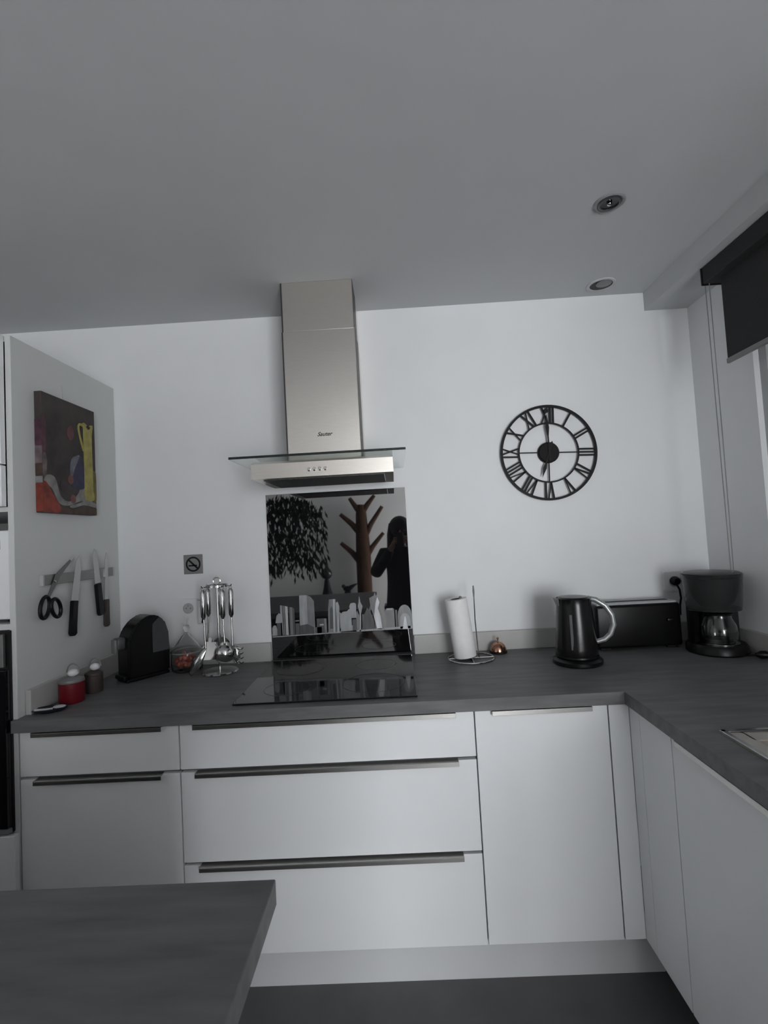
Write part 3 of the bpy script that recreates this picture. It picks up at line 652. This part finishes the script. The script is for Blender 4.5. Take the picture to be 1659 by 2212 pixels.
def ladle_head(t, x, y, z):
    prof = [(.040*math.sin(R(a)), -.040*math.cos(R(a))) for a in range(0, 91, 10)]; prof2 = [(.0385*math.sin(R(a)), -.0385*math.cos(R(a))) for a in range(90, -1, -10)]
    M = Matrix.Translation((x, y-.006, z-.018)) @ Matrix.Rotation(R(-58), 4, 'X')
    MB().lathe([(max(0, a), b) for a, b in prof]+[(max(0, a), b) for a, b in prof2], seg=32, M=M).build('ladle_bowl', CHROME, t, True)
def skimmer_head(t, x, y, z):
    M = Matrix.Translation((x, y, z-.03)) @ Matrix.Rotation(R(75), 4, 'X')
    MB().lathe([(0, -.006), (.025, -.004), (.040, .002), (.040, .0035), (.025, -.0025), (0, -.0045)], seg=32, M=M).build('skimmer_disc', CHROME, t, True)
def pasta_head(t, x, y, z):
    o = MB().sphere((x+.012, y, z-.035), .028, (.62, .42, 1.25)).build('server_bowl', CHROME, t, True)
    for i in range(4):
        a = z-.010-i*.018; MB().tube([(x+.018, y-.004, a), (x+.036, y-.008, a-.004), (x+.044, y-.012, a+.001)], [.004, .0034, .002], 8).build('tooth', CHROME, t, True)
utensil('serving_spoon', 'polished steel serving spoon at the left of the utensil stand', 0, .105, .004, spoon_head)
utensil('spatula', 'steel spatula at the back left of the utensil stand', 1, .115, -.010, turner_head)
utensil('soup_ladle', 'shiny steel soup ladle with its round bowl facing the room', 2, .105, .004, ladle_head)
utensil('skimmer', 'steel skimmer behind the ladle on the utensil stand', 3, .115, .0, skimmer_head)
utensil('pasta_server', 'toothed steel pasta server at the right of the utensil stand', 4, .105, .0, pasta_head)

# ------------------------------------------------------------------ pots and spoon rest on the left
def pot(label, x, y, r, h, m, mt, grp=None):
    t = thing('lidded_pot', label, 'pot', (x, y, ZT))
    MB().lathe([(0, .0004), (r*.94, .0004), (r, .004), (r, h), (r*.97, h+.001), (0, h+.001)], seg=36).build('body', m, t, True)
    l = MB().lathe([(r*.98, h+.0012), (r, h+.003), (r*.96, h+.010), (r*.5, h+.017), (0, h+.019)], seg=36).build('lid', mt, t, True)
    MB().sphere((.006, 0, h+.030), .0145, (1.15, 1.15, .85)).build('knob', WPLAS, l, True)
    pts = [(.006+.022*math.cos(R(a)), 0, h+.026+.034*math.sin(R(a))) for a in range(10, 171, 16)]
    MB().tube(pts, .0022, 8).build('wire_clip', GREYP, t, True)
pot('red pot with a grey lid and white knob beside the tall unit', -1.118, -.430, .039, .066, RED, GREYP)
pot('dark pot with a white knob just behind the red pot', -1.108, -.325, .030, .058, BROWNH, BROWNH)
t = thing('spoon_rest', 'dark oval spoon rest on the worktop in front of the red pot', 'spoon rest', (-1.128, -.522, ZT), R(14))
MB().lathe([(0, .0004), (.035, .0004), (.050, .008), (.052, .012), (.048, .010), (.033, .004), (0, .0035)], seg=36, M=Matrix.Diagonal((1.0, .58, 1, 1))).build('dish', mat('navy_ceramic', (.012, .012, .022), .3, noise=.1, scale=10), t, True)
t = thing('tea_spoon', 'pale metal spoon lying on the dark spoon rest', 'spoon', (-1.128, -.522, ZT+.0055), R(14))
MB().tube([(-.040, -.010, .006), (-.010, -.008, .0045), (.010, -.004, .004)], [.0045, .0035, .0035], 10).build('spoon_handle', LGREY, t, True)
MB().sphere((.026, .003, .0065), .019, (1.0, .58, .28)).build('spoon_bowl', LGREY, t, True)

# ------------------------------------------------------------------ paper towel
tx, ty = .262, -.135
t = thing('paper_towel_holder', 'chrome wire paper towel holder with an upright side arm', 'towel holder', (tx, ty, ZT))
MB().tube([(.008+.088*math.cos(2*math.pi*i/40), .088*math.sin(2*math.pi*i/40), .0035) for i in range(40)], .003, 8, True).build('base_ring', CHROME, t, True)
MB().tube([(-.08, 0, .003), (.096, 0, .003)], .0026, 8).tube([(.008, -.088, .003), (.008, .088, .003)], .0026, 8).build('base_cross', CHROME, t, True)
MB().tube([(-.018, 0, .003), (-.020, 0, .236)], .0035, 10).sphere((-.020, 0, .240), .006).build('centre_pole', GREYP, t, True)
MB().tube([(.040, 0, .003), (.036, -.004, .03), (.032, -.004, .15), (.033, -.004, .245)], .0022, 8).build('side_arm', CHROME, t, True)
MB().tube([(.033, -.004, .235), (.033, -.004, .262), (.033, -.004, .284)], [.002, .0042, .0025], 10).build('arm_tip', GREYP, t, True)
M = Matrix.Translation((.2485, ty, ZT+.0075)) @ Matrix.Rotation(R(-6.4), 4, 'Y')
t = thing('paper_towel_roll', 'white paper towel roll leaning on its wire holder', 'paper roll', (.2485, ty, ZT+.0110)); t.rotation_euler = (0, R(-6.4), 0)
MB().lathe([(.021, 0), (.0425, 0), (.0435, .002), (.0435, .224), (.0425, .226), (.021, .226)], seg=48, close=True).build('paper', PAPER, t, True)
MB().lathe([(.0185, .001), (.0209, .001), (.0209, .225), (.0185, .225)], seg=32, close=True).build('cardboard_core', mat('cardboard', (.12, .10, .085), .9, noise=.1, scale=30), t, True)

# ------------------------------------------------------------------ call bell
t = thing('call_bell', 'small copper dome bell beside the paper towel', 'bell', (.392, -.062, ZT))
MB().lathe([(0, .0004), (.034, .0004), (.035, .004), (.034, .008), (0, .009)], seg=36).build('base', BLACKM, t, True)
MB().lathe([(.030, .0095), (.0325, .0095), (.031, .020), (.026, .031), (.017, .040), (.008, .0435), (0, .044)], seg=36).build('dome', COPPER, t, True)
MB().tube([(0, 0, .043), (0, 0, .055)], .0025, 10).sphere((0, 0, .058), .005).build('plunger', COPPER, t, True)

# ------------------------------------------------------------------ kettle
kx, ky = .636, -.268
t = thing('electric_kettle', 'black cordless electric kettle with a silver curved handle', 'kettle', (kx, ky, ZT))
MB().lathe([(0, .0004), (.080, .0004), (.086, .006), (.086, .016), (.074, .025), (0, .026)], seg=48).build('power_base', BLACK, t, True)
BK = mat('black_gloss_enamel', (.006, .006, .0065), .24, spec=.4, noise=.05, scale=10)
bdy = MB().lathe([(0, .027), (.070, .027), (.073, .032), (.072, .06), (.066, .15), (.0605, .215), (.0600, .232), (.061, .236), (.058, .236), (.057, .230), (0, .228)], seg=48).build('body', BK, t, True)
MB().lathe([(0, .2285), (.054, .2285), (.056, .234), (.050, .240), (.020, .243), (0, .2435)], seg=40).build('lid', BK, t, True)
MB().prism([(-.056, .200), (-.069, .236), (-.056, .236)], (0, -.016, 0), (1, 0, 0), (0, 0, 1), (0, 1, 0), .032).build('spout', BK, t)
hp = [(.050, 0, .232), (.075, -.01, .226), (.105, -.016, .205), (.126, -.020, .170), (.130, -.020, .135), (.118, -.016, .102), (.098, -.012, .083), (.068, -.006, .074)]
MB().tube(hp, [.009, .010, .010, .010, .010, .0095, .009, .008], 12).build('handle', mat('satin_silver', (.42, .43, .43), .35, .6, noise=.03, scale=20), t, True)
MB().box(-.040, -.030, -.0625, -.0575, .060, .185, .002, 2).build('water_gauge', mat('smoked_gauge', (.10, .105, .11), .15, noise=.05, scale=10), t)
MB().lathe([(.0735, .027), (.075, .029), (.0745, .034), (.073, .034)], seg=48, close=True).build('base_trim', BLACK, t, True)

# ------------------------------------------------------------------ toaster
t = thing('long_slot_toaster', 'long black toaster against the wall between kettle and coffee maker', 'toaster', (.934, -.079, ZT))
MB().box(-.166, .166, -.048, .058, .008, .176, .012, 3).build('body', BLACK, t, True)
MB().box(-.158, .158, -.040, .052, .1745, .182, .003, 2).build('top_plate', LGREY, t)
MB().box(-.140, .140, -.008, .020, .1815, .1828).build('bread_slot', BLACKM, t)
for x in (-.13, .13): MB().box(x-.02, x+.02, -.035, .045, .0004, .009, .002).build('foot', BLACKM, t)
MB().box(.105, .135, -.060, -.047, .105, .117, .003, 2).build('lever', BLACK, t, True)

# ------------------------------------------------------------------ filter coffee maker
t = thing('filter_coffee_maker', 'black filter coffee maker with a glass jug in the right corner', 'coffee maker', (1.176, -.206, ZT)); t.scale = (.94, .94, 1)
MB().lathe([(0, .0004), (.104, .0004), (.108, .006), (.106, .026), (.098, .036), (0, .037)], seg=48).build('base', BLACK, t, True)
MB().lathe([(0, .0372), (.066, .0372), (.066, .040), (0, .0405)], 0, -.022, 36).build('hot_plate', CHROME, t, True)
TANK = mat('smoked_clear_plastic', (.42, .43, .43), .10, ior=1.2, noise=.05, scale=8, trans=.95)
col = [( .092*math.cos(R(a)), .012+.080*math.sin(R(a))) for a in range(-15, 196, 15)]
inn = [( .060*math.cos(R(a)), .020+.045*math.sin(R(a))) for a in range(195, -16, -15)]
MB().prism(col+inn, (0, 0, .0372), (1, 0, 0), (0, 1, 0), (0, 0, 1), .125).build('column', BLACK, t, True)
MB().lathe([(.094, .158), (.099, .200), (.104, .268), (.106, .290), (.1035, .290), (.1005, .268), (.095, .202), (.090, .161)], seg=48, close=True).build('water_tank', TANK, t, True)
MB().lathe([(0, .166), (.050, .168), (.070, .190), (.082, .225), (.088, .262), (.090, .276), (0, .278)], 0, -.006, 40).build('filter_basket', BLACK, t, True)
MB().lathe([(0, .280), (.088, .280), (.100, .286), (.102, .2925), (.094, .297), (0, .299)], seg=48).build('lid', mat('charcoal_plastic', (.03, .03, .031), .35, noise=.05, scale=20), t, True)
MB().lathe([(0, .160), (.093, .160), (.093, .165), (0, .165)], seg=40).build('tank_floor', BLACK, t, True)
j = MB().lathe([(0, .0412), (.050, .0412), (.060, .050), (.064, .075), (.058, .105), (.046, .128), (.045, .140), (.0435, .140), (.0445, .127), (.0565, .104), (.0622, .075), (.058, .051), (.049, .043), (0, .043)], 0, -.022, 40).build('glass_jug', GLASS, t, True)
MB().lathe([(0, .1405), (.047, .1405), (.048, .147), (.030, .153), (0, .154)], 0, -.022, 32).build('jug_lid', BLACK, j, True)
MB().tube([(-.040, -.045, .138), (-.072, -.064, .136), (-.090, -.074, .112), (-.084, -.070, .080), (-.062, -.052, .066)], [.006, .008, .008, .008, .005], 10).build('jug_handle', BLACK, j, True)
# loose plug to the right
t = thing('loose_power_plug', 'loose black plug with metal pins lying beside the coffee maker', 'plug', (1.252, -.330, ZT), R(-14))
MB().tube([(-.020, 0, .014), (-.004, 0, .014), (.012, 0, .014), (.016, 0, .014)], [.006, .0135, .0135, .010], 16).build('plug_body', BLACK, t, True)
for s_ in (-1, 1): MB().tube([(.015, s_*.007, .015), (.034, s_*.007, .015)], .0024, 8).build('pin', CHROME, t, True)
MB().tube([(-.018, 0, .014), (-.035, .006, .010), (-.05, .03, .004), (-.045, .06, .0035)], .0034, 8).build('cable', BLACK, t, True)

# ------------------------------------------------------------------ roller blind
t = thing('roller_blind', 'dark charcoal roller blind half lowered over the window', 'blind', (1.19, -1.08, 2.298))
MB().box(-.035, .042, -.75, .745, -.062, -.0005, .004, 2).build('cassette', BLIND, t)
MB().box(-.037, .044, .745, .753, -.064, -.0005, .002, 1).build('end_bracket', BLACK, t)
MB().box(-.0012, .0012, -.73, .700, -.352, -.040).build('blind_fabric', BLIND, t)
MB().box(-.006, .006, -.73, .702, -.368, -.350, .003, 2).build('bottom_bar', GREYP, t)
for dx, n_ in ((-.0, 0), (.0, 1)):
    MB().tube([(-.022+n_*.004, .752-n_*.016, -.05), (-.022+n_*.004, .750-n_*.014, -.60), (-.022+n_*.003, .748-n_*.010, -1.085)], .0016, 6).build('pull_chain', GREYP, t, True)
MB().tube([(-.022, .748, -1.085), (-.021, .743, -1.094), (-.019, .738, -1.085)], .0016, 6).build('chain_end', GREYP, t, True)

# ------------------------------------------------------------------ ceiling spots
def spot(label, x, y, tilt, ringm):
    t = thing('ceiling_spot', label, 'ceiling light', (x, y, ZC), group='recessed ceiling spots')
    MB().lathe([(.033, -.0004), (.046, -.0004), (.046, -.003), (.041, -.006), (.035, -.004), (.033, -.002)], seg=48, close=True).build('trim_ring', ringm, t, True)
    MB().lathe([(.0335, -.0006), (.0335, -.006), (.030, -.008), (.0265, -.008), (.0265, -.0006)], seg=48, close=True).build('inner_ring', mat('grey_lamp_ring', (.10, .10, .105), .35, .5, noise=.05, scale=20), t, True)
    l = MB().lathe([(0, -.0012), (.026, -.0012), (.026, -.004), (.020, -.0026), (.0, -.002)], seg=40).build('reflector', mat('dark_reflector', (.05, .05, .055), .12, .9, noise=.05, scale=20), t, True)
    MB().sphere((0, 0, -.005), .008, (1, 1, .8)).build('bulb', CHROME, l, True)
RG = mat('dull_grey_ring', (.26, .26, .27), .5, noise=.05, scale=20)
spot('recessed grey ceiling spot further from the wall, above the kettle', .710, -.617, 0, RG)
t = thing('ceiling_spot', 'recessed ceiling spot close to the back wall with a dark opening', 'ceiling light', (.900, -.100, ZC), group='recessed ceiling spots')
MB().lathe([(.044, -.0004), (.056, -.0004), (.056, -.003), (.050, -.005), (.044, -.004)], seg=48, close=True).build('trim_ring', CEIL, t, True)
MB().lathe([(0, -.0006), (.0438, -.0006), (.0438, -.0022), (0, -.0022)], seg=48).build('opening', mat('dark_opening', (.016, .016, .015), .5, noise=.3, scale=40), t, True)
MB().lathe([(0, 0), (.028, 0), (.030, -.004), (.022, -.007), (0, -.006)], seg=36, M=Matrix.Translation((.004, -.016, -.0025))).build('lamp', GREYP, t, True)

# ------------------------------------------------------------------ living room behind the camera (seen in the black glass)
t = thing('low_sideboard', 'dark brown wooden sideboard reflected in the black glass panel', 'sideboard', (-1.15, -4.38, 0))
MB().box(-.86, .86, -.20, .20, .605, .640, .004, 2).build('top', DWOOD, t)
MB().box(-.82, .82, -.19, .185, .10, .605).build('body', DWOOD, t)
for i in range(3): d_ = MB().box(-.81+i*.545, -.275+i*.545, .185, .203, .115, .595, .003, 1).build('door', DWOOD, t); MB().sphere((-.32+i*.545, .210, .40), .012).build('knob', BLACKM, d_, True)
for x in (-.78, .78):
    for y in (-.15, .15): MB().box(x-.025, x+.025, y-.025, y+.025, 0, .10).build('leg', DWOOD, t)
t = thing('tree_coat_stand', 'brown wooden tree-shaped coat stand reflected in the black glass panel', 'coat stand', (-.46, -4.775, 0))
MB().tube([(-.01, 0, 0), (-.015, 0, .06), (0, 0, .64), (.005, 0, 1.17), (.0, 0, 1.72), (.01, 0, 1.84)], [.16, .12, .105, .105, .075, .05], 14).build('trunk', WOOD, t, True)
for pts, r0 in (([(.02, 0, 1.74), (.09, .01, 1.83), (.20, .02, 1.96)], .045), ([(.06, 0, 1.44), (.13, .01, 1.56), (.30, .02, 1.80)], .045), ([(.06, 0, 1.14), (.14, .01, 1.25), (.30, .02, 1.43)], .045), ([(-.02, 0, 1.74), (-.08, .01, 1.83), (-.15, .02, 1.94)], .045), ([(-.04, 0, 1.46), (-.14, .01, 1.58), (-.29, .02, 1.72)], .05), ([(-.05, 0, 1.05), (-.15, .01, 1.18), (-.30, .02, 1.32)], .05)):
    MB().tube(pts, [r0, r0*.8, r0*.55], 10).build('branch', WOOD, t, True)
t = thing('ball_lamp', 'dark sculpture of a ball on a cone standing on the sideboard', 'sculpture', (-.925, -4.36, .640))
MB().lathe([(0, .0005), (.075, .0005), (.070, .02), (.045, .12), (.030, .22), (0, .225)], seg=28).build('cone', BLACKM, t, True)
MB().sphere((0, 0, .295), .074).build('ball', mat('dark_glazed_ball', (.03, .03, .032), .12, noise=.1, scale=8), t, True)
MB().lathe([(0, .365), (.022, .366), (.012, .40), (.005, .46), (0, .47)], seg=20).build('finial', BLACKM, t, True)
t = thing('bird_figurine', 'small dark bird figurine on the sideboard', 'figurine', (-.66, -4.36, .640))
MB().sphere((0, 0, .085), .05, (1.15, .6, .75)).build('bird_body', BLACKM, t, True)
MB().tube([(.04, 0, .10), (.085, 0, .125), (.13, 0, .145)], [.03, .018, .006], 10).build('tail', BLACKM, t, True)
MB().sphere((-.05, 0, .12), .025).build('bird_head', BLACKM, t, True)
MB().box(-.04, .04, -.025, .025, .0005, .05, .004).build('stand', BLACKM, t)
t = thing('weeping_fig', 'dark drooping potted fig tree reflected at the left of the black glass', 'plant', (-1.75, -3.95, 0))
MB().lathe([(0, .0005), (.13, .0005), (.17, .30), (.16, .30), (.15, .27), (0, .27)], seg=28).build('pot', BLACKM, t, True)
MB().tube([(0, 0, .26), (.03, .02, .8), (.10, 0, 1.3), (.22, .05, 1.75)], [.03, .026, .02, .01], 10).build('stem', DWOOD, t, True)
b = MB()
for i in range(1500):
    a = random.random()*6.283; r = .50*math.sqrt(random.random()); z = 1.98-.55*r*r*1.6-random.random()**1.3*.85
    x, y = .42+r*math.cos(a), .05+r*.6*math.sin(a); l = .08+.05*random.random(); q = random.random()*6.283
    d = Vector((math.cos(q)*.4, math.sin(q)*.4, -1)).normalized(); s_ = d.cross(Vector((math.cos(q+1), math.sin(q+1), .2))).normalized()*.016
    c = Vector((x, y, z)); vs_ = [b.bm.verts.new(p) for p in (c, c+d*l*.5+s_, c+d*l, c+d*l*.5-s_)]; b.bm.faces.new(vs_)
f = b.build('foliage', LEAF, t); f['kind'] = 'stuff'

# ------------------------------------------------------------------ person taking the picture
t = thing('person', 'person in a black jacket with long dark hair holding up a phone', 'person', (.045, -2.46, 0))
def skin(name, verts, edges, rads, m, parent, root=0, sub=2):
    me = bpy.data.meshes.new(name); me.from_pydata([tuple(v) for v in verts], edges, []); me.update()
    o = bpy.data.objects.new(name, me); COL.objects.link(o); o.parent = parent; me.materials.append(m)
    md = o.modifiers.new('skin', 'SKIN'); md.use_smooth_shade = True
    for i, r in enumerate(rads):
        sv = me.skin_vertices[0].data[i]; sv.radius = r if isinstance(r, tuple) else (r, r); sv.use_root = (i == root)
    sd = o.modifiers.new('sub', 'SUBSURF'); sd.levels = sub; sd.render_levels = sub
    return o
V = [(0, 0, .78), (0, 0, .95), (0, .01, 1.12), (0, 0, 1.22), (0, .005, 1.29), (0, .015, 1.34), (0, .03, 1.43), (0, .02, 1.49)]
E_ = [(0, 1), (1, 2), (2, 3), (3, 4), (4, 5), (5, 6), (6, 7)]
RD = [(.14, .10), (.11, .085), (.13, .09), (.10, .07), .045, .05, (.072, .088), (.062, .075)]
for s_ in (-1, 1):
    n = len(V); V += [(s_*.15, -.01, 1.225), (s_*.245, .01, 1.04), (s_*.15, .20, 1.17), (s_*.060, .310, 1.325), (s_*.050, .325, 1.355)]; E_ += [(3, n), (n, n+1), (n+1, n+2), (n+2, n+3), (n+3, n+4)]; RD += [.055, .042, .034, .022, (.026, .018)]
    n = len(V); V += [(s_*.085, 0, .72), (s_*.09, .015, .42), (s_*.09, 0, .08), (s_*.095, .10, .04)]; E_ += [(0, n), (n, n+1), (n+1, n+2), (n+2, n+3)]; RD += [.085, .055, .038, (.036, .028)]
body = skin('body', V, E_, RD, SKIN, t)
for s_ in (-1, 1):      # four fingers and a thumb on each hand, curled round the phone edges
    for k_, (dz, ln) in enumerate(((.040, .030), (.024, .034), (.008, .033), (-.008, .027))):
        b0 = Vector((s_*.052, .330, 1.345+dz-.02)); p = [b0, b0+Vector((s_*.006, .016, .004)), b0+Vector((-s_*.006, ln-.004, .005)), b0+Vector((-s_*.022, ln-.002, .006))]
        skin('finger', p, [(0, 1), (1, 2), (2, 3)], [.0085, .008, .0075, .0065], SKIN, body)
    b0 = Vector((s_*.045, .318, 1.345)); skin('thumb', [b0, b0+Vector((-s_*.010, -.012, .012)), b0+Vector((-s_*.022, -.004, .022))], [(0, 1), (1, 2)], [.010, .009, .0075], SKIN, body)
JV = [(0, 0, .62), (0, 0, .95), (0, .01, 1.12), (0, 0, 1.225), (0, 0, 1.28)]; JE = [(0, 1), (1, 2), (2, 3), (3, 4)]; JR = [(.19, .145), (.15, .115), (.16, .115), (.12, .09), (.065, .065)]
for s_ in (-1, 1):
    n = len(JV); JV += [(s_*.155, -.01, 1.225), (s_*.25, .01, 1.04), (s_*.155, .195, 1.165), (s_*.085, .275, 1.285)]; JE += [(3, n), (n, n+1), (n+1, n+2), (n+2, n+3)]; JR += [.072, .060, .050, .040]
skin('jacket', JV, JE, JR, CLOTH, t)
TV = [(0, 0, .76)]; TE = []; TR = [(.155, .115)]
for s_ in (-1, 1):
    n = len(TV); TV += [(s_*.088, 0, .68), (s_*.092, .012, .42), (s_*.092, 0, .10)]; TE += [(0, n), (n, n+1), (n+1, n+2)]; TR += [.10, .072, .060]
skin('trousers', TV, TE, TR, CLOTH, t)
for s_ in (-1, 1): MB().sphere((s_*.095, .05, .040), .05, (.9, 2.4, .78)).build('shoe', BLACKM, t, True)
h = MB().sphere((0, .012, 1.465), .104, (.95, 1.02, 1.0), 24, 16).build('hair', HAIR, t, True)
MB().tube([(0, -.05, 1.47), (0, -.085, 1.36), (0, -.09, 1.22), (0, -.085, 1.10)], [.085, .085, .075, .03], 14, flat=1.2).build('long_hair', HAIR, h, True)
for s_ in (-1, 1):
    MB().sphere((s_*.030, .106, 1.435), .010).build('eye', BROWNH, body, True); MB().sphere((s_*.074, .03, 1.43), .02, (.4, .8, 1.3)).build('ear', SKIN, body, True)
    MB().tube([(s_*.070, .03, 1.50), (s_*.088, .03, 1.40), (s_*.095, .03, 1.28), (s_*.09, .02, 1.18)], [.03, .032, .03, .012], 12).build('hair_strand', HAIR, h, True)
MB().tube([(0, .105, 1.44), (0, .128, 1.405), (0, .112, 1.400)], [.008, .012, .008], 10).build('nose', SKIN, body, True)
MB().sphere((0, .104, 1.372), .020, (1.1, .5, .32)).build('mouth', mat('lips', (.35, .13, .12), .4, noise=.05, scale=30), body, True)
t = thing('mobile_phone', 'black mobile phone held up in both hands', 'phone', (.030, -2.105, 1.262))
MB().box(-.038, .038, -.004, .004, 0, .155, .003, 3).build('case', BLACK, t, True)
MB().box(-.035, .035, -.0046, -.004, .004, .151).build('screen', HOB, t)
MB().box(-.034, -.004, .004, .0058, .120, .150, .0015, 2).build('camera_bump', BLACK, t)
